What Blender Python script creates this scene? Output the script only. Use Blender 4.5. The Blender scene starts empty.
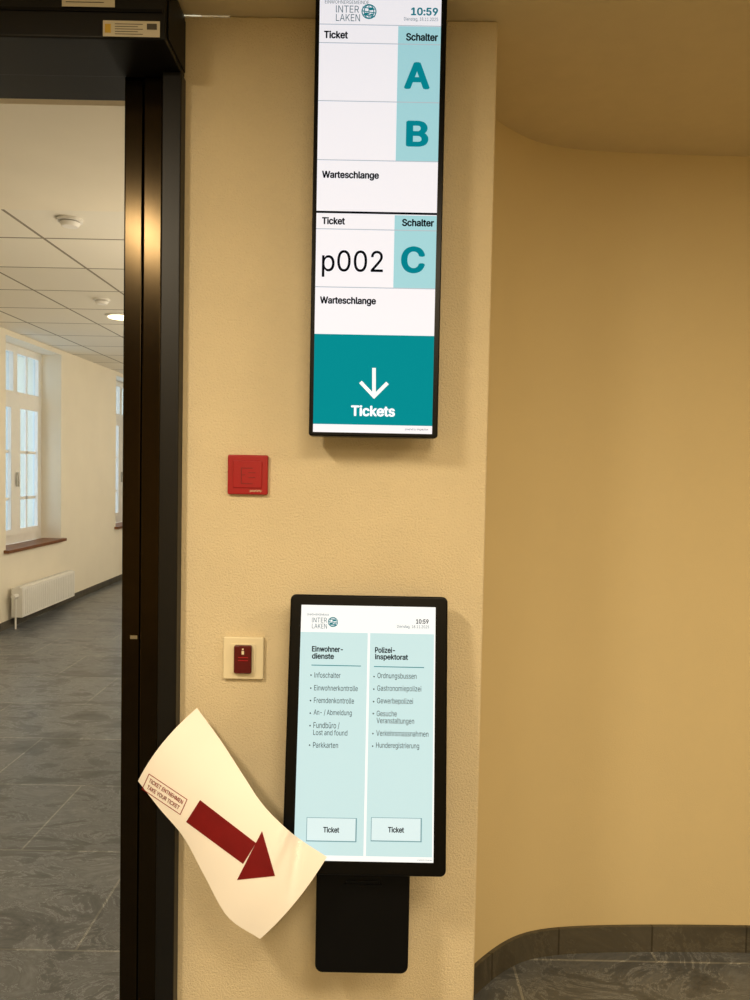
import bpy, bmesh, math, os
from mathutils import Matrix, Vector, Euler
from mathutils.geometry import interpolate_bezier, delaunay_2d_cdt

F=751.0
CAM=Vector((0,-1.667,1.5))
RM=Matrix.Rotation(math.radians(90-2.21),3,'X')@Matrix.Rotation(math.radians(1.1),3,'Z')
scene=bpy.context.scene
scene.view_settings.view_transform='Standard'
cd=bpy.data.cameras.new('camera'); cam=bpy.data.objects.new('camera',cd)
scene.collection.objects.link(cam)
cd.sensor_fit='VERTICAL'; cd.sensor_height=36; cd.lens=F/1000*36; cd.clip_start=0.01
cam.location=CAM; cam.rotation_euler=RM.to_euler(); scene.camera=cam

FONT=None
try:
    d=bpy.utils.system_resource('DATAFILES',path='fonts')
    for fn in os.listdir(d):
        if fn.lower().startswith('inter'):
            FONT=bpy.data.fonts.load(os.path.join(d,fn)); break
except Exception as ex: print('font fallback',ex)

def ray(px,py): return RM@Vector(((px-375)/F,-(py-500)/F,-1))
def PY(px,py,y):
    d=ray(px,py); return CAM+d*((y-CAM.y)/d.y)
def PZ(px,py,z):
    d=ray(px,py); return CAM+d*((z-CAM.z)/d.z)

def lin(c):
    return tuple((v/255/12.92 if v/255<=0.04045 else ((v/255+0.055)/1.055)**2.4) for v in c)+(1,)
def newmat(name):
    m=bpy.data.materials.new(name); m.use_nodes=True
    nt=m.node_tree; b=nt.nodes['Principled BSDF']; return m,nt,b
def mat(name,rgb,rough=0.5,metal=0.0,var=0.06,nscale=20,bump=0.0,bscale=200,bdist=0.001,spec=0.5):
    m,nt,b=newmat(name); N=nt.nodes; L=nt.links
    tc=N.new('ShaderNodeTexCoord'); ns=N.new('ShaderNodeTexNoise'); ns.inputs['Scale'].default_value=nscale
    ns.inputs['Detail'].default_value=4
    L.new(tc.outputs['Object'],ns.inputs['Vector'])
    cr=N.new('ShaderNodeValToRGB'); c=lin(rgb)
    cr.color_ramp.elements[0].position=0.3; cr.color_ramp.elements[1].position=0.7
    cr.color_ramp.elements[0].color=tuple(v*(1-var) for v in c[:3])+(1,)
    cr.color_ramp.elements[1].color=tuple(min(1,v*(1+var)) for v in c[:3])+(1,)
    L.new(ns.outputs['Fac'],cr.inputs['Fac']); L.new(cr.outputs['Color'],b.inputs['Base Color'])
    b.inputs['Roughness'].default_value=rough; b.inputs['Metallic'].default_value=metal
    b.inputs['Specular IOR Level'].default_value=spec
    if bump:
        n2=N.new('ShaderNodeTexNoise'); n2.inputs['Scale'].default_value=bscale; n2.inputs['Detail'].default_value=5; n2.inputs['Roughness'].default_value=0.65
        L.new(tc.outputs['Object'],n2.inputs['Vector'])
        bp=N.new('ShaderNodeBump'); bp.inputs['Strength'].default_value=bump; bp.inputs['Distance'].default_value=bdist
        L.new(n2.outputs['Fac'],bp.inputs['Height']); L.new(bp.outputs['Normal'],b.inputs['Normal'])
    return m
def emat(name,rgb,s=0.87):
    m,nt,b=newmat(name); c=lin(rgb)
    b.inputs['Base Color'].default_value=(c[0]*0.3,c[1]*0.3,c[2]*0.3,1); b.inputs['Roughness'].default_value=0.6
    b.inputs['Specular IOR Level'].default_value=0.0
    b.inputs['Emission Color'].default_value=c; b.inputs['Emission Strength'].default_value=s
    return m

M={}
M['plaster']=mat('rough_plaster',(226,210,176),0.85,var=0.03,nscale=6,bump=0.9,bscale=230,bdist=0.005)
M['plaster_smooth']=mat('smooth_plaster',(216,198,154),0.85,var=0.015,nscale=3,bump=0.4,bscale=240,bdist=0.002)
M['ceil']=mat('ceiling_plaster',(212,196,158),0.9,var=0.02)
M['corr']=mat('corridor_plaster',(238,231,214),0.85,var=0.02,nscale=3)
M['white']=mat('white_paint',(238,237,233),0.4,var=0.02)
M['grey']=mat('light_grey_plastic',(168,164,154),0.5,var=0.02)
M['frame']=mat('dark_bronze_metal',(12,11,10),0.4,var=0.1,nscale=40,spec=0.3)
M['frame2']=mat('bronze_trim_metal',(48,40,28),0.19,metal=1.0,var=0.05,nscale=40)
M['black']=mat('black_glossy_plastic',(4,4,5),0.3,var=0.1,spec=0.15)
M['blackm']=mat('black_powder_coat',(5,5,6),0.5,var=0.1,bump=0.1,bscale=900,bdist=0.0003,spec=0.15)
M['paper']=mat('paper_white',(246,241,236),0.8,var=0.01,nscale=8)
M['redink']=mat('dark_red_ink',(116,18,20),0.7,var=0.1,spec=0.2)
M['redtext']=mat('red_print',(140,16,20),0.7,var=0.05,spec=0.2)
M['redpl']=mat('red_plastic',(156,8,22),0.35,var=0.04)
M['redpl2']=mat('red_plastic_shade',(110,8,16),0.4,var=0.04)
M['cream']=mat('cream_plastic',(228,216,184),0.4,var=0.02)
M['darkred']=mat('translucent_dark_red',(84,10,14),0.25,var=0.1)
M['wood']=mat('sill_wood',(120,74,42),0.4,var=0.2,nscale=12)
M['sticker']=mat('sticker_paper',(200,194,176),0.6,var=0.03)
M['stickerd']=mat('sticker_print',(70,66,58),0.6,var=0.03)
M['stickery']=mat('sticker_yellow',(200,165,60),0.6,var=0.03)
M['metal']=mat('steel',(190,188,180),0.25,metal=1.0,var=0.03)
M['lamp']=emat('lamp_glow',(255,226,170),6)
M['facade']=mat('facade_render',(140,150,158),0.8,var=0.15,nscale=2)
M['fwin']=mat('facade_window',(66,80,92),0.3,var=0.2,nscale=2)

def stone(name,tile,base=(62,61,57),mort=0.003,vein=2.6,lo=0.45,hi=2.0,mc=(1.9,1.8,1.6,1),rough=0.3):
    m,nt,b=newmat(name); N=nt.nodes; L=nt.links
    tc=N.new('ShaderNodeTexCoord')
    br=N.new('ShaderNodeTexBrick'); br.inputs['Scale'].default_value=1
    br.inputs['Brick Width'].default_value=tile[0]; br.inputs['Row Height'].default_value=tile[1]
    br.inputs['Mortar Size'].default_value=mort; br.inputs['Mortar Smooth'].default_value=0.1
    br.inputs['Color1'].default_value=(0.85,0.85,0.85,1); br.inputs['Color2'].default_value=(1.15,1.15,1.15,1)
    br.inputs['Mortar'].default_value=mc
    L.new(tc.outputs['Object'],br.inputs['Vector'])
    n1=N.new('ShaderNodeTexNoise'); n1.inputs['Scale'].default_value=3.4; n1.inputs['Detail'].default_value=10; n1.inputs['Roughness'].default_value=0.74; n1.inputs['Distortion'].default_value=0.9
    mp=N.new('ShaderNodeMapping'); mp.inputs['Scale'].default_value=(1,1.9,1); mp.inputs['Rotation'].default_value=(0,0,0.5)
    L.new(tc.outputs['Object'],mp.inputs['Vector']); L.new(mp.outputs['Vector'],n1.inputs['Vector'])
    cr=N.new('ShaderNodeValToRGB'); e=cr.color_ramp.elements
    c=lin(base)
    e[0].position=0.32; e[0].color=(c[0]*lo,c[1]*lo,c[2]*lo,1)
    e[1].position=0.72; e[1].color=(c[0]*hi,c[1]*hi,c[2]*hi,1)
    for p,k in ((0.488,1.0),(0.5,vein),(0.512,1.0)):
        q=e.new(p); q.color=(c[0]*k,c[1]*k,c[2]*k,1)
    L.new(n1.outputs['Fac'],cr.inputs['Fac'])
    mx=N.new('ShaderNodeMix'); mx.data_type='RGBA'; mx.blend_type='MULTIPLY'; mx.inputs['Factor'].default_value=1
    L.new(cr.outputs['Color'],mx.inputs[6]); L.new(br.outputs['Color'],mx.inputs[7])
    L.new(mx.outputs[2],b.inputs['Base Color']); b.inputs['Roughness'].default_value=rough
    bp=N.new('ShaderNodeBump'); bp.inputs['Strength'].default_value=0.4; bp.inputs['Distance'].default_value=0.004
    L.new(n1.outputs['Fac'],bp.inputs['Height']); L.new(bp.outputs['Normal'],b.inputs['Normal'])
    return m
M['stone']=stone('slate_floor_tiles',(0.9,0.6),(94,97,100),mort=0.004,vein=2.5,lo=0.4,hi=2.2)
M['stoneb']=stone('slate_skirting',(0.3,0.5),(80,76,66),vein=1.6,lo=0.65,hi=1.5,mc=(0.45,0.42,0.38,1),rough=0.5)

def grid_ceiling():
    m,nt,b=newmat('suspended_ceiling_tiles'); N=nt.nodes; L=nt.links
    tc=N.new('ShaderNodeTexCoord')
    br=N.new('ShaderNodeTexBrick'); br.inputs['Scale'].default_value=1; br.offset=0
    br.inputs['Brick Width'].default_value=0.6; br.inputs['Row Height'].default_value=0.6
    br.inputs['Mortar Size'].default_value=0.009
    br.inputs['Color1'].default_value=lin((238,234,222)); br.inputs['Color2'].default_value=lin((228,224,212))
    br.inputs['Mortar'].default_value=lin((140,133,118))
    L.new(tc.outputs['Object'],br.inputs['Vector']); L.new(br.outputs['Color'],b.inputs['Base Color'])
    b.inputs['Roughness'].default_value=0.8
    return m
M['grid']=grid_ceiling()

# ---------------- mesh helpers
def link(o,parent=None):
    scene.collection.objects.link(o)
    if parent: o.parent=parent
    return o
def empty(name,loc,rot=(0,0,0)):
    o=bpy.data.objects.new(name,None); o.location=loc; o.rotation_euler=rot; o.empty_display_size=0.05
    return link(o)
def tag(o,label,cat,group=None):
    o['label']=label; o['category']=cat
    if group: o['group']=group
    return o
class MB:
    def __init__(s): s.v=[];s.f=[];s.mi=[];s.mats=[]
    def m(s,k):
        if k not in s.mats: s.mats.append(k)
        return s.mats.index(k)
    def poly(s,pts,k):
        i=len(s.v); s.v+= [tuple(p) for p in pts]; s.f.append(list(range(i,i+len(pts)))); s.mi.append(s.m(k))
    def mesh(s,vs,fs,k):
        i=len(s.v); s.v+=[tuple(p) for p in vs]; a=s.m(k)
        for f in fs: s.f.append([i+j for j in f]); s.mi.append(a)
    def box(s,x0,x1,y0,y1,z0,z1,k):
        vs=[(x,y,z) for x in (x0,x1) for y in (y0,y1) for z in (z0,z1)]
        s.mesh(vs,[(0,1,3,2),(4,6,7,5),(0,4,5,1),(2,3,7,6),(0,2,6,4),(1,5,7,3)],k)
    def prism_z(s,pts,z0,z1,k):
        n=len(pts); vs=[(p[0],p[1],z0) for p in pts]+[(p[0],p[1],z1) for p in pts]
        s.mesh(vs,[list(range(n))[::-1],list(range(n,2*n))]+[(i,(i+1)%n,n+(i+1)%n,n+i) for i in range(n)],k)
    def prism_y(s,pts,y0,y1,k):
        n=len(pts); vs=[(p[0],y0,p[1]) for p in pts]+[(p[0],y1,p[1]) for p in pts]
        s.mesh(vs,[list(range(n)),list(range(n,2*n))[::-1]]+[(i,n+i,n+(i+1)%n,(i+1)%n) for i in range(n)],k)
    def cyl(s,c,r,h,axis,k,n=32,r2=None):
        r2=r if r2 is None else r2; vs=[]
        for rr,t in ((r,0),(r2,h)):
            for i in range(n):
                a=2*math.pi*i/n; p=[math.cos(a)*rr,math.sin(a)*rr]
                q=[0,0,0]; o=[j for j in range(3) if j!=axis]; q[o[0]]=p[0]; q[o[1]]=p[1]; q[axis]=t
                vs.append((c[0]+q[0],c[1]+q[1],c[2]+q[2]))
        s.mesh(vs,[list(range(n)),list(range(n,2*n))[::-1]]+[(i,n+i,n+(i+1)%n,(i+1)%n) for i in range(n)],k)
    def build(s,name,parent=None,bevel=0,seg=2,smooth=False,loc=None,rot=None):
        me=bpy.data.meshes.new(name); me.from_pydata(s.v,[],s.f)
        for k in s.mats: me.materials.append(M[k])
        for p,a in zip(me.polygons,s.mi): p.material_index=a
        if not getattr(s,'flat',False):
            bm=bmesh.new(); bm.from_mesh(me); bmesh.ops.recalc_face_normals(bm,faces=bm.faces); bm.to_mesh(me); bm.free()
        o=bpy.data.objects.new(name,me)
        if loc: o.location=loc
        if rot: o.rotation_euler=rot
        link(o,parent)
        if bevel:
            b=o.modifiers.new('bevel','BEVEL'); b.width=bevel; b.segments=seg; b.limit_method='ANGLE'; b.angle_limit=math.radians(40); b.harden_normals=True
        if smooth or bevel:
            for p in me.polygons: p.use_smooth=True
            if not bevel: me.set_sharp_from_angle(angle=math.radians(35))
        return o
def rrect(x0,x1,z0,z1,r,n=6):
    pts=[]
    for cx,cz,a0 in ((x1-r,z1-r,0),(x0+r,z1-r,90),(x0+r,z0+r,180),(x1-r,z0+r,270)):
        for i in range(n+1):
            a=math.radians(a0+90*i/n); pts.append((cx+r*math.cos(a),cz+r*math.sin(a)))
    return pts
_tc={}
def winding(x,y,cons):
    w=0
    for q in cons:
        ax,ay=q[-1]
        for bx,by in q:
            if ay<=y:
                if by>y and (bx-ax)*(y-ay)-(x-ax)*(by-ay)>0: w+=1
            elif by<=y and (bx-ax)*(y-ay)-(x-ax)*(by-ay)<0: w-=1
            ax,ay=bx,by
    return w
def fill(cons):
    vs=[];es=[]
    for q in cons:
        b=len(vs); vs+=[Vector(p) for p in q]; es+=[(b+i,b+(i+1)%len(q)) for i in range(len(q))]
    r=delaunay_2d_cdt(vs,es,[],0,1e-6)
    V=[(v.x,v.y) for v in r[0]]; Fs=[]
    for f in r[2]:
        x=sum(V[i][0] for i in f)/len(f); y=sum(V[i][1] for i in f)/len(f)
        if winding(x,y,cons)!=0: Fs.append(list(f))
    return V,Fs
def textgeo(s,bold=0):
    if FONT: s=s.replace('I','l')
    key=(s,bold)
    if key in _tc: return _tc[key]
    c=bpy.data.curves.new('t','FONT'); c.body=s; c.size=1; c.resolution_u=3
    if FONT: c.font=FONT
    o=bpy.data.objects.new('t',c); scene.collection.objects.link(o)
    dg=bpy.context.evaluated_depsgraph_get(); dg.update()
    oe=o.evaluated_get(dg); cu=oe.to_curve(dg)
    cons=[]
    for sp in cu.splines:
        bp=sp.bezier_points; n=len(bp); pts=[]
        for i in range(n):
            a,b=bp[i],bp[(i+1)%n]
            straight=(a.handle_right-a.co).cross(b.co-a.co).length<1e-6 and (b.handle_left-b.co).cross(b.co-a.co).length<1e-6
            if straight: pts.append((a.co.x,a.co.y))
            else: pts+=[(q.x,q.y) for q in interpolate_bezier(a.co,a.handle_right,b.handle_left,b.co,5)[:-1]]
        q=[]
        for p in pts:
            if not q or abs(p[0]-q[-1][0])+abs(p[1]-q[-1][1])>1e-5: q.append(p)
        if len(q)>2 and abs(q[0][0]-q[-1][0])+abs(q[0][1]-q[-1][1])<1e-5: q.pop()
        if len(q)>2: cons.append(q)
    oe.to_curve_clear()
    bpy.data.objects.remove(o); bpy.data.curves.remove(c)
    cons.sort(key=lambda q:min(p[0] for p in q))
    groups=[]; gx=-1e9
    for q in cons:
        a=min(p[0] for p in q); b=max(p[0] for p in q)
        if groups and a<gx-1e-4: groups[-1].append(q); gx=max(gx,b)
        else: groups.append([q]); gx=b
    vs=[];fs=[]
    for g in groups:
        V,Fs=fill(g); b=len(vs); vs+=V; fs+=[[b+i for i in f] for f in Fs]
    if bold:
        b0=list(vs); f0=list(fs); vs=[];fs=[]
        for k in range(8):
            a=math.pi*k/4; dx=bold*math.cos(a)*1.1; dy=bold*math.sin(a)*0.8
            b=len(vs); vs+=[(x+dx,y+dy) for x,y in b0]; fs+=[[b+i for i in f] for f in f0]
    x0=min(v[0] for v in vs);x1=max(v[0] for v in vs);y0=min(v[1] for v in vs);y1=max(v[1] for v in vs)
    vs=[((x-x0)/(x1-x0),(y-(y0+y1)/2)/(y1-y0)) for x,y in vs]
    _tc[key]=(vs,fs,(y1-y0)/(x1-x0)); return _tc[key]

class Panel:
    """flat panel standing in the room; local x right, z up, y into the wall"""
    def __init__(s,origin,tilt=0):
        s.o=Vector(origin); s.rot=(math.radians(-tilt),0,0); s.R=Euler(s.rot).to_matrix(); s.n=s.R@Vector((0,1,0))
    def uv(s,px,py):
        d=ray(px,py); t=(s.o-CAM).dot(s.n)/d.dot(s.n); q=s.R.transposed()@(CAM+d*t-s.o); return q.x,q.z
    def rect(s,mb,x0,y0,x1,y1,k,off):
        ym=(y0+y1)/2; xm=(x0+x1)/2
        a=s.uv(x0,ym)[0];b=s.uv(x1,ym)[0];c=s.uv(xm,y1)[1];d=s.uv(xm,y0)[1]
        mb.poly([(a,-off,c),(b,-off,c),(b,-off,d),(a,-off,d)],k)
    def text(s,mb,t,x,y,w,k,off,h=None,bold=0):
        vs,fs,ar=textgeo(t,bold)
        a=s.uv(x,y)[0]; b=s.uv(x+w,y)[0]; vc=s.uv(x+w/2,y)[1]; W=b-a
        H=W*ar if h is None else s.uv(x,y-h/2)[1]-s.uv(x,y+h/2)[1]
        mb.mesh([(a+p[0]*W,-off,vc+p[1]*H) for p in vs],fs,k)
    def poly(s,mb,pts,k,off):
        mb.poly([(lambda q:(q[0],-off,q[1]))(s.uv(*p)) for p in pts],k)
    def line(s,mb,p,q,w,k,off):
        a=Vector(s.uv(*p)); b=Vector(s.uv(*q)); d=(b-a).normalized(); n=Vector((-d.y,d.x))*w/2
        mb.poly([(v.x,-off,v.y) for v in (a+n,a-n,b-n,b+n)],k)

# ---------------- room shell
def structure(o): o['kind']='structure'; return o
ZC=2.48; ZK=2.71
xe=PY(487,471,0).x
xjo=PY(179,471,0).x
mb=MB(); mb.box(-4.2,3.4,-4.7,13.2,-0.1,0,'stone'); structure(mb.build('floor'))
mb=MB(); mb.box(-4.0,3.4,-4.7,0.0,ZC,ZC+0.1,'ceil'); mb.box(xjo+0.1,3.4,0.0,1.0,ZC,ZC+0.1,'ceil'); structure(mb.build('ceiling'))
zt=PY(60,100,0.12).z
mb=MB(); mb.box(xjo-0.02,xe,0,0.25,0,ZC,'plaster'); structure(mb.build('wall_main',bevel=0.006,seg=3))
mb=MB(); mb.box(-3.9,xjo-0.0205,0,0.25,zt+0.05,2.9,'plaster'); mb.box(-3.9,-1.75,0,0.25,0,zt+0.05,'plaster'); structure(mb.build('wall_door'))
# curved wall
fl=[PZ(px,py,0) for px,py in ((480,985),(510,962),(545,953),(600,950),(680,949.5),(750,950.5))]
cp=[(xe,0.2505),(xe,0.31),(xe+0.008,0.38)]+[(p.x,p.y) for p in fl]
dx=cp[-1][0]; dy=cp[-1][1]
cp+=[(2.0,dy+0.005),(3.2,dy+0.005)]
def catmull(P,n=8):
    out=[]; P=[Vector(p) for p in P]; Q=[P[0]*2-P[1]]+P+[P[-1]*2-P[-2]]
    for i in range(1,len(Q)-2):
        for j in range(n):
            t=j/n; a,b,c,d=Q[i-1:i+3]
            out.append(0.5*((2*b)+(c-a)*t+(2*a-5*b+4*c-d)*t*t+(3*b-a-3*c+d)*t**3))
    out.append(P[-1]); return out
cv=catmull(cp)
for _ in range(30):
    cv=[cv[0]]+[(cv[i-1]+cv[i]*2+cv[i+1])/4 for i in range(1,len(cv)-1)]+[cv[-1]]
mb=MB(); mb.prism_z([tuple(p) for p in cv]+[(3.2,0.95),(-0.1,0.95),(-0.1,0.2505)],0,ZC,'plaster_smooth')
structure(mb.build('wall_curved',smooth=True))
def offs(P,d):
    out=[]
    for i,p in enumerate(P):
        t=(P[min(i+1,len(P)-1)]-P[max(i-1,0)]).normalized(); out.append(p+Vector((t.y,-t.x))*d)
    return out
in_=offs(cv,0.012)
mb=MB(); mb.prism_z([tuple(p) for p in cv[2:]]+[tuple(p) for p in in_[2:]][::-1],0.0,0.082,'stoneb')
structure(mb.build('baseboard_curved',smooth=True))
mb=MB(); mb.box(xjo+0.01,xe,-0.012,0,0,0.085,'stoneb'); structure(mb.build('baseboard_main',bevel=0.003))
mb=MB(); mb.box(3.2,3.35,-4.6,0.95,0,ZC,'plaster_smooth'); structure(mb.build('wall_right'))
mb=MB(); mb.box(-2.75,-2.6,-4.6,0,0,ZC,'plaster_smooth'); structure(mb.build('wall_left'))
mb=MB(); mb.box(-2.75,3.35,-4.7,-4.6,0,ZC,'plaster_smooth'); structure(mb.build('wall_rear'))
# corridor
XL=-3.34
mb=MB(); mb.box(-0.38,-0.25,0.25,13,0,2.9,'corr'); structure(mb.build('wall_corridor'))
mb=MB(); mb.box(-4.0,-0.25,13,13.15,0,2.9,'corr'); structure(mb.build('wall_corridor_end'))
ys=PZ(60,208,ZK).y
mb=MB(); mb.box(-3.9,-0.25,ys,13.1,ZK,ZK+0.05,'grid'); structure(mb.build('ceiling_corridor_tiles'))
mb=MB(); mb.box(-3.9,-0.25,0.25,ys-0.0005,ZK-0.012,ZK+0.05,'corr'); structure(mb.build('ceiling_corridor_plain'))
W=[(5.12,7.98-1.667),(9.66-1.667,11.2-1.667)]
sz=0.70; top=2.66
mb=MB()
ycur=0.25
for a,b in W:
    mb.box(XL-0.5,XL,ycur,a,0,2.9,'corr'); mb.box(XL-0.5,XL,a,b,0,sz,'corr'); mb.box(XL-0.5,XL,a,b,top,2.9,'corr'); ycur=b
mb.box(XL-0.5,XL,ycur,13,0,2.9,'corr')
structure(mb.build('wall_windows'))
mb=MB(); mb.box(XL,XL+0.014,0.25,13,0,0.07,'stoneb'); structure(mb.build('baseboard_corridor'))
gm,nt,b=newmat('window_glass'); tr=nt.nodes.new('ShaderNodeBsdfTransparent'); gl=nt.nodes.new('ShaderNodeBsdfGlossy'); gl.inputs['Roughness'].default_value=0.02
tr.inputs[0].default_value=(0.86,0.91,0.94,1)
mx=nt.nodes.new('ShaderNodeMixShader'); mx.inputs[0].default_value=0.05
nt.links.new(tr.outputs[0],mx.inputs[1]); nt.links.new(gl.outputs[0],mx.inputs[2]); nt.links.new(mx.outputs[0],nt.nodes['Material Output'].inputs[0]); M['glass']=gm
for i,(a,b) in enumerate(W):
    xw=XL-0.24; mb=MB()
    z0,z1=sz+0.02,top
    def fr(y0,y1,za,zb,d=0.06): mb.box(xw-d/2,xw+d/2,y0,y1,za,zb,'white')
    fr(a,a+0.07,z0,z1);fr(b-0.07,b,z0,z1);fr(a+.07,b-.07,z0,z0+0.08);fr(a+.07,b-.07,z1-0.07,z1)
    m_=(a+b)/2; fr(a+.07,b-.07,2.11,2.21,0.09); fr(m_-0.05,m_+0.05,z0+.08,2.11,0.09); fr(m_-0.04,m_+0.04,2.21,z1-.07,0.08)
    for s0,s1 in ((a+.07,m_-.05),(m_+.05,b-.07)):
        mb.box(xw+0.01,xw+0.045,s0,s0+0.045,z0+.08,2.11,'white'); mb.box(xw+0.01,xw+0.045,s1-.045,s1,z0+.08,2.11,'white')
        mb.box(xw+0.01,xw+0.045,s0+.045,s1-.045,z0+.08,z0+.14,'white'); mb.box(xw+0.01,xw+0.045,s0+.045,s1-.045,2.05,2.11,'white')
        c=(s0+s1)/2; mb.box(xw,xw+0.02,c-.012,c+.012,z0+.14,2.05,'white'); mb.box(xw,xw+0.02,c-.012,c+.012,2.21,z1-.07,'white')
        for zz in (1.16,1.62): mb.box(xw,xw+0.02,s0+.045,s1-.045,zz-.014,zz+.014,'white')
    w=structure(mb.build('window_%d'%(i+1)))
    g=MB(); g.box(xw-0.008,xw-0.003,a+.07,b-.07,z0+.08,z1-.07,'glass'); g.build('window_glass',w)
    h=MB(); h.box(xw+0.05,xw+0.075,m_-0.012,m_+0.012,1.28,1.42,'metal'); h.build('window_handle',w,bevel=0.004)
    s=MB(); s.box(XL-0.2,XL+0.05,a-0.04,b+0.04,sz-0.01,sz+0.02,'wood'); structure(s.build('trim_%d'%(i+1),bevel=0.005))

# radiator
ra=MB(); y0,y1=5.15,6.33; xr=XL+0.04
e=empty('radiator',(XL+0.07,5.74,0.02)); tag(e,'low white panel radiator on the wall below a window','radiator')
def rel(mb,e):
    mb.v=[(v[0]-e.location.x,v[1]-e.location.y,v[2]-e.location.z) for v in mb.v]; return mb
z0r,z1r=0.10,0.37
ra.box(xr,xr+0.02,y0,y1,z0r,z1r,'white'); ra.box(xr+0.08,xr+0.10,y0,y1,z0r,z1r,'white')
n=28
for i in range(n):
    yy=y0+(i+.5)*(y1-y0)/n; ra.box(xr+0.10,xr+0.105,yy-0.014,yy+0.014,z0r+0.02,z1r-0.02,'white')
rel(ra,e).build('radiator_panel',e,bevel=0.003)
ra=MB(); ra.box(xr+0.02,xr+0.08,y0,y1,z1r-0.004,z1r+0.006,'white')
for i in range(40):
    yy=y0+(i+.5)*(y1-y0)/40; ra.box(xr+0.025,xr+0.075,yy-0.006,yy+0.006,z1r+0.006,z1r+0.009,'white')
ra.box(xr,xr+0.1,y0-0.004,y0,z0r,z1r,'white'); ra.box(xr,xr+0.1,y1,y1+0.004,z0r,z1r,'white')
rel(ra,e).build('top_grille',e)
ra=MB(); ra.cyl((xr+0.05,y0-0.08,0.30),0.02,0.075,1,'white'); ra.cyl((xr+0.05,y0-0.03,0.0),0.008,0.30,2,'white')
rel(ra,e).build('valve',e,smooth=True)
for ya in (5.4,6.05):
    ra=MB(); ra.box(XL,xr,ya,ya+.04,0.12,0.34,'white'); rel(ra,e).build('wall_bracket',e)

# smoke detectors, downlight
for (px,py,r) in ((70,219,0.052),(102,299,0.05)):
    p=PZ(px,py,ZK); e=empty('smoke_detector',(p.x,p.y,ZK)); tag(e,'round white smoke detector on the suspended tile ceiling','smoke detector','ceiling smoke detectors')
    a=MB(); a.cyl((0,0,-0.014),r*1.15,0.014,2,'white'); a.build('base_plate',e,smooth=True)
    a=MB(); a.cyl((0,0,-0.020),r*0.9,0.006,2,'grey'); a.cyl((0,0,-0.038),r*0.7,0.018,2,'white',r2=r*0.95); a.build('sensor_head',e,smooth=True)
p=PZ(121,316,ZK); e=empty('ceiling_downlight',(p.x,p.y,ZK)); tag(e,'round recessed downlight glowing warm in the tile ceiling','ceiling light')
a=MB(); a.cyl((0,0,-0.012),0.12,0.012,2,'white'); a.build('trim_ring',e,smooth=True)
a=MB(); a.cyl((0,0,-0.016),0.10,0.004,2,'lamp'); a.build('lamp_disc',e)

# outside facade
a=MB(); a.box(-13,-12,-4,30,-3,4.2,'facade')
for i in range(14):
    for zz in (-1.6,1.0):
        a.box(-12.0,-11.97,-2+i*2.2,-0.9+i*2.2,zz,zz+1.7,'fwin')
structure(a.build('wall_neighbouring_house'))

# ---------------- door frame (structure)
bz=PY(183,79,0).z; bx=PY(185,70,0).x
def jx(px,y): return PY(px,471,y).x
df=empty('door_1',(jx(150,0),0,0)); df['kind']='structure'
def jbox(name,x0,x1,y0,y1,z0,z1,k,bev=0.003):
    a=MB(); a.box(x0-df.location.x,x1-df.location.x,y0,y1,z0,z1,k); return a.build(name,df,bevel=bev,seg=3)
x1=jx(178,-0.035); x2=jx(159,-0.035); x3=jx(140,-0.012); x4=jx(123,0.01)
zj=bz-0.002
jbox('outer_jamb',x2,x1,-0.035,0.1,0,zj,'frame')
jbox('middle_jamb',x3+0.002,x2-0.004,-0.012,0.1,0,zj,'frame2',0.004)
jbox('inner_jamb',x4,x3-0.003,0.004,0.12,0,zj+0.02,'frame2',0.004)
jbox('gap_seal',x4+0.01,x2,0.02,0.1,0,zj,'blackm',0)
jbox('header_rail',-1.75,x2,0.001,0.12,zt,zt+0.049,'frame')
jbox('far_jamb',-1.75,-1.66,-0.03,0.12,0,zj,'frame')
q=PY(134,637,0.0)
a=MB(); a.box(q.x-df.location.x-0.008,q.x-df.location.x+0.008,-0.002,0.004,q.z-0.004,q.z+0.004,'metal'); a.build('latch',df)

# door operator housing
op=empty('door_operator',(-1.1,0,bz)); tag(op,'long dark metal automatic door drive housing above the doorway','door operator')
hx0,hx1=-1.75+1.1,bx+1.1
a=MB(); a.box(hx0,hx1,-0.15,-0.0005,0.0,ZC-0.004-bz,'frame'); a.build('housing',op,bevel=0.004)
a=MB(); a.box(hx0,hx1-0.006,-0.153,-0.15,0.05,0.056,'blackm'); a.build('cover_seam',op)
a=MB(); a.box(hx1,hx1+0.003,-0.14,-0.008,0.008,ZC-bz-0.02,'blackm'); a.build('end_cap',op,bevel=0.002)
hp=Panel((-1.1,-0.1535,bz))
def sticker(*rects):
    s=MB(); s.flat=True
    for r in rects: hp.rect(s,*r)
    s.build('warning_sticker',op,loc=(0,-0.1535,0))
sticker((62,-8,115,7,'sticker',0.0006),(66,-3,104,-2.2,'stickerd',0.001),(66,2,104,2.8,'stickerd',0.001))
sticker((103,21,160,37,'sticker',0.0006),(105,24,111,33,'stickery',0.001),(147,24,157,30,'stickerd',0.001),
  *[(115,yy,143-(i%2)*5,yy+0.7,'stickerd',0.001) for i,yy in enumerate((24,26.5,29,31.5,34))])

# ---------------- display screens
for k,c in (('s_bg',(238,238,246)),('s_teal',(6,134,144)),('s_lt',(158,208,218)),('s_dt',(18,118,130)),('s_blk',(8,9,12)),
            ('s_line',(176,186,196)),('s_white',(246,248,250)),('s_grey',(86,108,116)),
            ('l_bg',(240,244,246)),('l_col',(190,220,226)),('l_btn',(208,230,236)),('l_btnr',(110,150,160))):
    M[k]=emat('screen_'+k,c)

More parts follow.
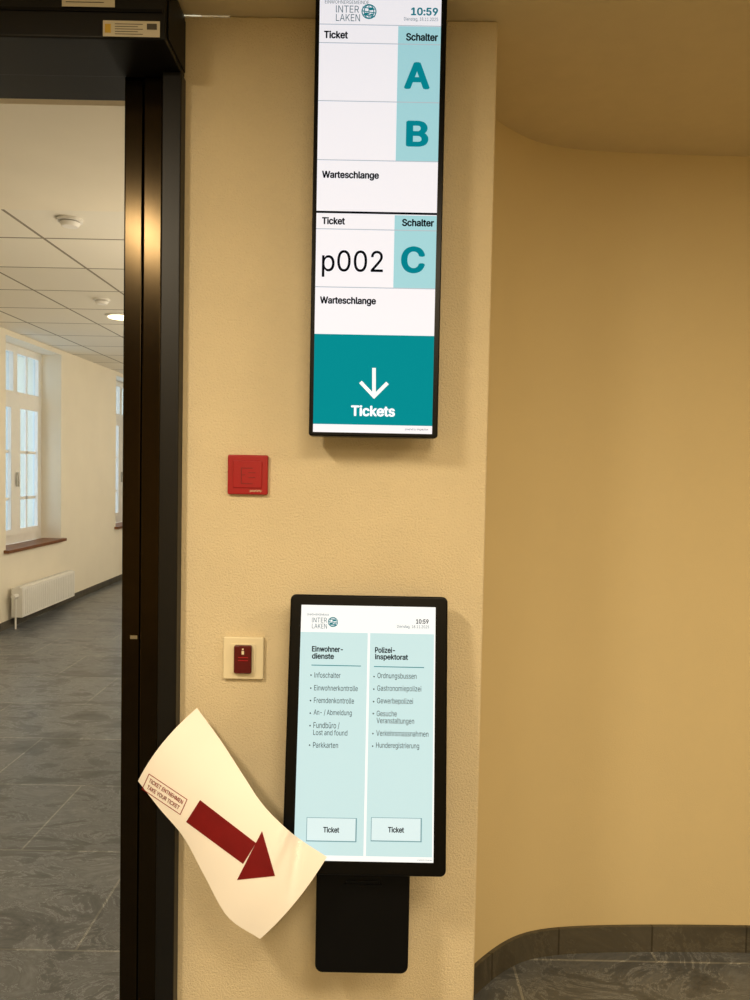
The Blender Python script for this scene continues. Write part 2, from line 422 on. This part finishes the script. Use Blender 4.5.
def logo(P,mb,cx,cy,r,off):
    n=24
    def ring(r0,r1,k):
        for i in range(n):
            a0=2*math.pi*i/n;a1=2*math.pi*(i+1)/n
            P.poly(mb,[(cx+r0*math.cos(a0),cy+r0*math.sin(a0)),(cx+r1*math.cos(a0),cy+r1*math.sin(a0)),(cx+r1*math.cos(a1),cy+r1*math.sin(a1)),(cx+r0*math.cos(a1),cy+r0*math.sin(a1))],k,off)
    ring(r*0.86,r,'s_dt')
    w=0.0018*r/7
    for t in (-0.5,0,0.5):
        h=math.sqrt(1-t*t)*r
        P.line(mb,(cx-h,cy+t*r-0.12*r),(cx+h*0.9,cy+t*r+0.2*r),w,'s_dt',off)
        pts=[(cx+t*1.3*r*math.cos(u), cy+r*0.9*math.sin(u)) for u in [(-1.5+0.5*j) for j in range(7)]]
        for a_,b_ in zip(pts,pts[1:]): P.line(mb,a_,b_,w,'s_dt',off)
    for dx,dy,s_ in ((0.25,-0.35,0.34),(-0.35,0.3,0.3),(0.35,0.4,0.22)):
        P.poly(mb,[(cx+dx*r+s_*r*math.cos(a_),cy+dy*r+s_*0.6*r*math.sin(a_)) for a_ in [i*math.pi/5 for i in range(10)]],'s_dt',off+0.0002)

# upper display
YU=-0.095
c=PY(373,437,YU)
PU=Panel((c.x,YU,c.z))
ue=empty('queue_display',(c.x,0,c.z)); tag(ue,'tall narrow black-framed wall display showing ticket queue counters','display')
LU=(0,YU,0)
uL=PU.uv(312.0,220)[0]; uR=PU.uv(442.5,220)[0]; vT=min(PU.uv(380,-14)[1], ZC-0.004-c.z); vB=0
a=MB(); a.prism_y(rrect(uL,uR,vB,vT,0.006),0,0.055,'black'); a.build('housing',ue,bevel=0.003,loc=LU)
a=MB(); a.box(-0.1,0.1,0.055,-YU,0.12,vT-0.12,'blackm'); a.build('wall_bracket',ue,loc=LU)
s=MB(); s.flat=True; o1,o2,o3=0.0006,0.0010,0.0014
sl=uL+0.009; sr=uR-0.012
v0=PU.uv(373,433)[1]; v1=vT-0.010
s.poly([(sl,-o1,v0),(sr,-o1,v0),(sr,-o1,v1),(sl,-o1,v1)],'s_bg')
def band(yt,yb,k,off,xl=None,xr=None):
    va=PU.uv(375,yt)[1]; vb=PU.uv(375,yb)[1]
    a=sl if xl is None else PU.uv(xl,(yt+yb)/2)[0]; b=sr if xr is None else PU.uv(xr,(yt+yb)/2)[0]
    s.poly([(a,-off,vb),(b,-off,vb),(b,-off,va),(a,-off,va)],k)
band(26,161,'s_lt',o2,xl=397); band(215,288,'s_lt',o2,xl=394)
band(335,425,'s_teal',o2)
for y in (25.5,44,102,161,230,288): band(y-0.5,y+0.4,'s_line',o3)
band(212,214.2,'s_blk',o3)
T=lambda *k,**q: PU.text(s,*k,**q)
T('EINWOHNERGEMEINDE',325,2.5,44,'s_grey',o3,h=3.6)
T('INTER',336,9.5,23,'s_grey',o3,h=7); T('LAKEN',336,18,24,'s_grey',o3,h=7)
logo(PU,s,369,12,7.5,o3)
T('10:59',411,12,27,'s_dt',o3,h=8,bold=0.028); T('Dienstag, 18.11.2025',404,20,34,'s_grey',o3,h=4.4)
T('Ticket',324,35,24,'s_blk',o3,h=7.8,bold=0.032); T('Schalter',406,37.5,32,'s_blk',o3,h=7.8,bold=0.032)
T('A',404,76,26,'s_teal',o3,h=27,bold=0.032); T('B',406,134,22.5,'s_teal',o3,h=26,bold=0.032)
T('Warteschlange',322,176,57,'s_blk',o3,h=9,bold=0.032)
T('Ticket',322,221,23,'s_blk',o3,h=7.4,bold=0.032); T('Schalter',402,223,32,'s_blk',o3,h=7.4,bold=0.032)
T('p002',322,264,61,'s_blk',o3,h=27,bold=0.004); T('C',401,260,24,'s_teal',o3,h=27,bold=0.032)
T('Warteschlange',320,301.5,56,'s_blk',o3,h=9,bold=0.032)
T('Tickets',351,411,44,'s_white',o3,h=11,bold=0.03)
PU.line(s,(374,368),(374,396),0.0075,'s_white',o3)
PU.line(s,(360.5,382),(375,397.5),0.0075,'s_white',o3); PU.line(s,(387.5,383),(373,397.5),0.0075,'s_white',o3+0.0002)
T('powered by',405,429.5,11,'s_grey',o3,h=2.5); T('inspection',417,429.7,11,'s_blk',o3,h=2.5)
s.build('screen',ue,loc=LU)

# lower kiosk
YL=-0.172
c=PY(364,876,YL)
PL=Panel((c.x,YL,c.z),9.5)
le=empty('ticket_kiosk',(c.x,0,c.z)); tag(le,'black wall-mounted touchscreen ticket kiosk with printer box below','ticket kiosk')
LL=(0,YL,0)
lL=PL.uv(286,735)[0]; lR=PL.uv(447,735)[0]; lT=PL.uv(368,595.5)[1]
a=MB(); a.prism_y(rrect(lL,lR,0,lT,0.012),0,0.036,'black'); a.build('housing',le,bevel=0.004,seg=3,loc=LL,rot=PL.rot)
s=MB(); s.flat=True
sL=PL.uv(297.5,735)[0]; sR=PL.uv(434.5,735)[0]; sB=PL.uv(366,861.5)[1]; sT=PL.uv(368,606)[1]
s.poly([(sL,-o1,sB),(sR,-o1,sB),(sR,-o1,sT),(sL,-o1,sT)],'l_bg')
def lband(yt,yb,k,off,xl=None,xr=None):
    va=PL.uv(368,yt)[1]; vb=PL.uv(366,yb)[1]
    a=sL if xl is None else xl; b=sR if xr is None else xr
    s.poly([(a,-off,vb),(b,-off,vb),(b,-off,va),(a,-off,va)],k)
um=PL.uv(367,735)[0]
lband(633,856,'l_col',o2,sL,um-0.0025); lband(633,856,'l_col',o2,um+0.0025,sR-0.003)
T=lambda *k,**q: PL.text(s,*k,**q)
T('EINWOHNERGEMEINDE',307,614.5,22,'s_grey',o3,h=2)
T('INTER',312,620,15,'s_grey',o3,h=4.8); T('LAKEN',312,626,15,'s_grey',o3,h=4.8); logo(PL,s,333,622,5,o3)
T('10:59',416,621.5,12.5,'s_blk',o3,h=4.6,bold=0.02); T('Dienstag, 18.11.2025',397,627,32,'s_grey',o3,h=3.8)
B=0.026
T('Einwohner-',312,649,31,'s_blk',o3,h=5.8,bold=B); T('dienste',312,656,22,'s_blk',o3,h=5.8,bold=B)
T('Polizei-',375,650,20,'s_blk',o3,h=5.8,bold=B); T('inspektorat',375,657.5,33,'s_blk',o3,h=7,bold=B)
PL.line(s,(311.5,665),(361,666),0.0016,'s_dt',o3); PL.line(s,(374,666.5),(424,667.5),0.0016,'s_dt',o3)
tw={'Infoschalter':26,'Einwohnerkontrolle':43.5,'Fremdenkontrolle':40,'An- / Abmeldung':38,'Fundbüro /':26,'Lost and found':34,'Parkkarten':25,
'Ordnungsbussen':39,'Gastronomiepolizei':44,'Gewerbepolizei':36,'Gesuche':20,'Veranstaltungen':37.5,'Verkehrsmassnahmen':52,'Hunderegistrierung':43}
desc=lambda t: any(ch in t for ch in 'gp/')
for x,lst in ((314.5,(('Infoschalter',675,1),('Einwohnerkontrolle',688,1),('Fremdenkontrolle',700.5,1),('An- / Abmeldung',713,1),('Fundbüro /',725.5,1),('Lost and found',732.5,0),('Parkkarten',745,1))),
        (377.5,(('Ordnungsbussen',676.5,1),('Gastronomiepolizei',689,1),('Gewerbepolizei',701.5,1),('Gesuche',713.5,1),('Veranstaltungen',721.5,0),('Verkehrsmassnahmen',733.5,1),('Hunderegistrierung',746,1)))):
    for t,y,bl in lst:
        dx=-(y-675)*0.02
        T(t,x+dx,y,tw[t],'s_blk',o3,h=6.9 if desc(t) else 5.5,bold=0)
        if bl:
            cx,cy=x-3.4+dx,y; PL.poly(s,[(cx+0.8*math.cos(i),cy+0.8*math.sin(i)) for i in range(6)],'s_blk',o3)
for x0,x1 in ((307,355.5),(371.5,420.5)):
    PL.rect(s,x0-0.6,817.5,x1+1.2,841.6,'l_btnr',o3); PL.rect(s,x0,818,x1,840.5,'l_btn',o3+0.0003)
    T('Ticket',(x0+x1)/2-8,829.5,16,'s_blk',o3+0.0006,h=5.8,bold=B)
T('powered by inspection',417,860,15,'s_grey',o3,h=1.6)
s.build('screen',le,loc=LL,rot=PL.rot)
bxz=[PY(*p,-0.12) for p in ((315.5,925),(409,925),(362,974))]
def wl(mb):
    mb.v=[(v[0]-c.x,v[1],v[2]-c.z) for v in mb.v]; return mb
a=MB(); a.prism_y(rrect(bxz[0].x,bxz[1].x,bxz[2].z,c.z+0.05,0.016),-0.12,-0.0005,'blackm'); wl(a).build('printer_housing',le,bevel=0.005,seg=3)
a=MB(); xm=(bxz[0].x+bxz[1].x)/2; a.box(xm-0.035,xm+0.035,-0.1215,-0.118,c.z-0.045,c.z-0.038,'black')
a.box(xm-0.04,xm+0.04,-0.1225,-0.119,c.z-0.05,c.z-0.0455,'blackm'); wl(a).build('ticket_slot',le,bevel=0.0008)
a=MB(); a.box(xm-0.06,xm+0.06,-0.07,-0.0005,c.z+0.08,c.z+0.42,'blackm'); wl(a).build('wall_bracket',le)

# ---------------- paper sheet
def cr1(P,t):
    n=len(P)-1; x=min(max(t,0),1)*n; i=min(int(x),n-1); u=x-i
    P=[Vector(p) for p in P]; a=P[i-1] if i>0 else P[0]*2-P[1]; b=P[i]; c_=P[i+1]; d=P[i+2] if i+2<=n else P[n]*2-P[n-1]
    return 0.5*((2*b)+(c_-a)*u+(2*a-5*b+4*c_-d)*u*u+(3*b-a-3*c_+d)*u**3)
EA=[(197,708,-.05),(221,741,-.10),(243,775,-.15),(264,806,-.176),(293,834,-.186),(327,857,-.184)]
EB=[(138,781,-.075),(159,808,-.11),(184,838,-.145),(205,877,-.175),(228,917,-.195),(260,939,-.20)]
def pp(s_,t):
    a=cr1(EA,s_); b=cr1(EB,s_); q=a.lerp(b,t)
    bow=4*t*(1-t)
    q.x+= -5*bow*(1-s_)**2 + 2*bow*s_; q.y+= -1.5*bow*(1-s_)**2 + 4*bow*s_**2
    q.z+= -0.022*bow*(1-0.5*s_)
    # crease near the corner taped to the kiosk
    q.z+= 0.012*math.exp(-((s_-0.84-0.25*t)/0.022)**2)*max(0,1-1.8*t)-0.010*math.exp(-((s_-0.77-0.1*t)/0.025)**2)*max(0,1-2.2*t)
    return q
def p3(q,off=0): return PY(q.x,q.y,q.z-off)
pe=empty('paper_sign',p3(pp(0.5,0.5))); tag(pe,'curled white paper sign with dark red arrow beside the ticket kiosk','paper sign')
ox=pe.location.copy()
NS,NT=90,30; vs=[];fs=[]
for i in range(NS+1):
    for j in range(NT+1): vs.append(p3(pp(i/NS,j/NT))-ox)
for i in range(NS):
    for j in range(NT):
        k=i*(NT+1)+j; fs.append((k,k+NT+1,k+NT+2,k+1))
a=MB(); a.flat=True; a.mesh(vs,fs,'paper'); sh=a.build('sheet',pe,smooth=True)
def inv_pp(px,py):
    s_,t=0.5,0.5
    for _ in range(14):
        q=pp(s_,t); e=1e-3; qs=(pp(s_+e,t)-q)/e if s_<0.99 else (q-pp(s_-e,t))/e; qt=(pp(s_,t+e)-q)/e
        rx,ry=px-q.x,py-q.y; det=qs.x*qt.y-qs.y*qt.x
        s_+=(rx*qt.y-ry*qt.x)/det; t+=(qs.x*ry-qs.y*rx)/det
        s_=min(max(s_,0),1); t=min(max(t,0),1)
        if abs(rx)+abs(ry)<1e-3: break
    return pp(s_,t)
def onpaper(px,py,off=0.0012):
    q=inv_pp(px,py); return PY(px,py,q.z-off)-ox
pr=MB(); pr.flat=True
def printed(pts,k,cuts=5):
    bm=bmesh.new(); f=bm.faces.new([bm.verts.new((p[0],p[1],0)) for p in pts])
    bmesh.ops.triangulate(bm,faces=bm.faces); bmesh.ops.subdivide_edges(bm,edges=bm.edges,cuts=cuts,use_grid_fill=True)
    bm.verts.index_update()
    pr.mesh([onpaper(v.co.x,v.co.y) for v in bm.verts],[[v.index for v in f.verts] for f in bm.faces],k); bm.free()
printed([(200,800),(186,822),(243,864),(256,843)],'redink',8)
printed([(262,831),(237,880),(275,876)],'redink',8)
o_=Vector((149,774)); e1=Vector((38,25.5)); e2=Vector((-6.8,15))
def qp(u,v): return o_+e1*u+e2*v
for (a0,b0),(a1,b1) in (((0,0),(1,0)),((1,0),(1,1)),((1,1),(0,1)),((0,1),(0,0))):
    p=qp(a0,b0);q=qp(a1,b1);d=(q-p).normalized()*0.35;n_=Vector((-d.y,d.x))
    printed([p+n_-d,q+n_+d,q-n_+d,p-n_-d],'redtext',3)
for t,v,u0,w in (('TICKET ENTNEHMEN',0.30,0.06,0.88),('TAKE YOUR TICKET',0.70,0.08,0.84)):
    g,f,_=textgeo(t,0.012)
    pr.mesh([onpaper(*qp(u0+p[0]*w,v-p[1]*0.25)) for p in g],f,'redtext')
pr.build('printed_arrow',pe)

# ---------------- wall plates
def plate(name,px0,py0,px1,py1,k,label,cat,d=0.012):
    a0=PY(px0,(py0+py1)/2,0); a1=PY(px1,(py0+py1)/2,0); z1=PY((px0+px1)/2,py0,0).z; z0=PY((px0+px1)/2,py1,0).z
    e=empty(name,((a0.x+a1.x)/2,0,(z0+z1)/2)); tag(e,label,cat)
    w=(a1.x-a0.x)/2; h=(z1-z0)/2
    m=MB(); m.prism_y(rrect(-w,w,-h,h,0.004),-d,0,k); m.build('cover_plate',e,bevel=0.003)
    return e,w,h
e,w,h=plate('fire_alarm_box',228.5,455,268.5,494.5,'redpl','square red plastic fire alarm plate on the plaster wall','fire alarm')
m=MB(); m.prism_y(rrect(-w*0.72,w*0.72,-h*0.66,h*0.72,0.004),-0.015,-0.012,'redpl'); m.build('front_cover',e,bevel=0.0015)
m=MB()
for x0,x1_,z0_,z1_ in ((-0.014,0.012,0.014,0.0155),(-0.014,-0.0125,-0.02,0.014),(-0.0125,0.012,-0.02,-0.0185),(0.002,0.018,0.004,0.0055),(0.002,0.018,-0.0065,-0.005),(-0.0115,-0.004,-0.001,0.0005)):
    m.box(x0,x1_,-0.0158,-0.015,z0_,z1_,'redpl2')
m.build('pictogram',e)
fp=Panel((e.location.x,-0.0123,e.location.z)); m=MB(); m.flat=True
fp.text(m,'plafety',250,491.0,12,'cream',0.0006,h=2.6); m.build('lettering',e,loc=(0,-0.0123,0))
e,w,h=plate('emergency_switch',224,636,264.5,678,'cream','square cream switch plate with dark red glowing insert','switch')
m=MB(); m.prism_y(rrect(-w*0.62,w*0.62,-h*0.7,h*0.7,0.003),-0.014,-0.012,'cream'); m.build('inner_frame',e,bevel=0.001)
m=MB(); m.prism_y(rrect(-w*0.42,w*0.44,-h*0.66,h*0.66,0.004),-0.026,-0.014,'darkred'); m.build('red_cover',e,bevel=0.003)
sp=Panel((e.location.x,-0.0262,e.location.z)); m=MB(); m.flat=True
for pts in ([(241.6,651),(244,651),(244,654.5),(241.6,654.5)],[(242,648.5),(243.6,648.5),(243.6,650.2),(242,650.2)]): sp.poly(m,pts,'cream',0.0006)
for yy in (657,660): sp.rect(m,238,yy,248,yy+1,'redpl',0.0006)
m.build('symbol',e,loc=(0,-0.0262,0))

# ---------------- lights
def area(name,loc,sx,sy,power,col,rot=(0,0,0)):
    l=bpy.data.lights.new(name,'AREA'); l.shape='RECTANGLE'; l.size=sx; l.size_y=sy; l.energy=power; l.color=lin(col)[:3]
    o=bpy.data.objects.new(name,l); o.location=loc; o.rotation_euler=rot; scene.collection.objects.link(o); return o
area('lobby_light',(-0.98,-1.55,ZC-0.01),0.12,0.45,36,(255,234,198))
area('lobby_light',(0.4,-2.0,ZC-0.01),0.6,0.6,34,(255,233,194))
area('lobby_light',(1.9,-1.6,ZC-0.01),1.0,1.0,38,(255,230,188))
area('lobby_light',(0.0,-3.6,ZC-0.01),1.2,1.0,52,(255,233,194))
for y,pw in ((2.4,26),(4.8,38),(8.0,42)):  # unseen fill points added to brighten corridor walls and ceiling, no fixtures
    l=bpy.data.lights.new('corridor_fill','POINT'); l.energy=pw; l.shadow_soft_size=0.15; l.color=lin((255,240,216))[:3]
    o=bpy.data.objects.new('corridor_fill',l); o.location=(-0.7,y,1.7); scene.collection.objects.link(o)
w=bpy.data.worlds.new('world'); scene.world=w; w.use_nodes=True
bg=w.node_tree.nodes['Background']; bg.inputs[0].default_value=lin((210,224,235)); bg.inputs[1].default_value=3.0
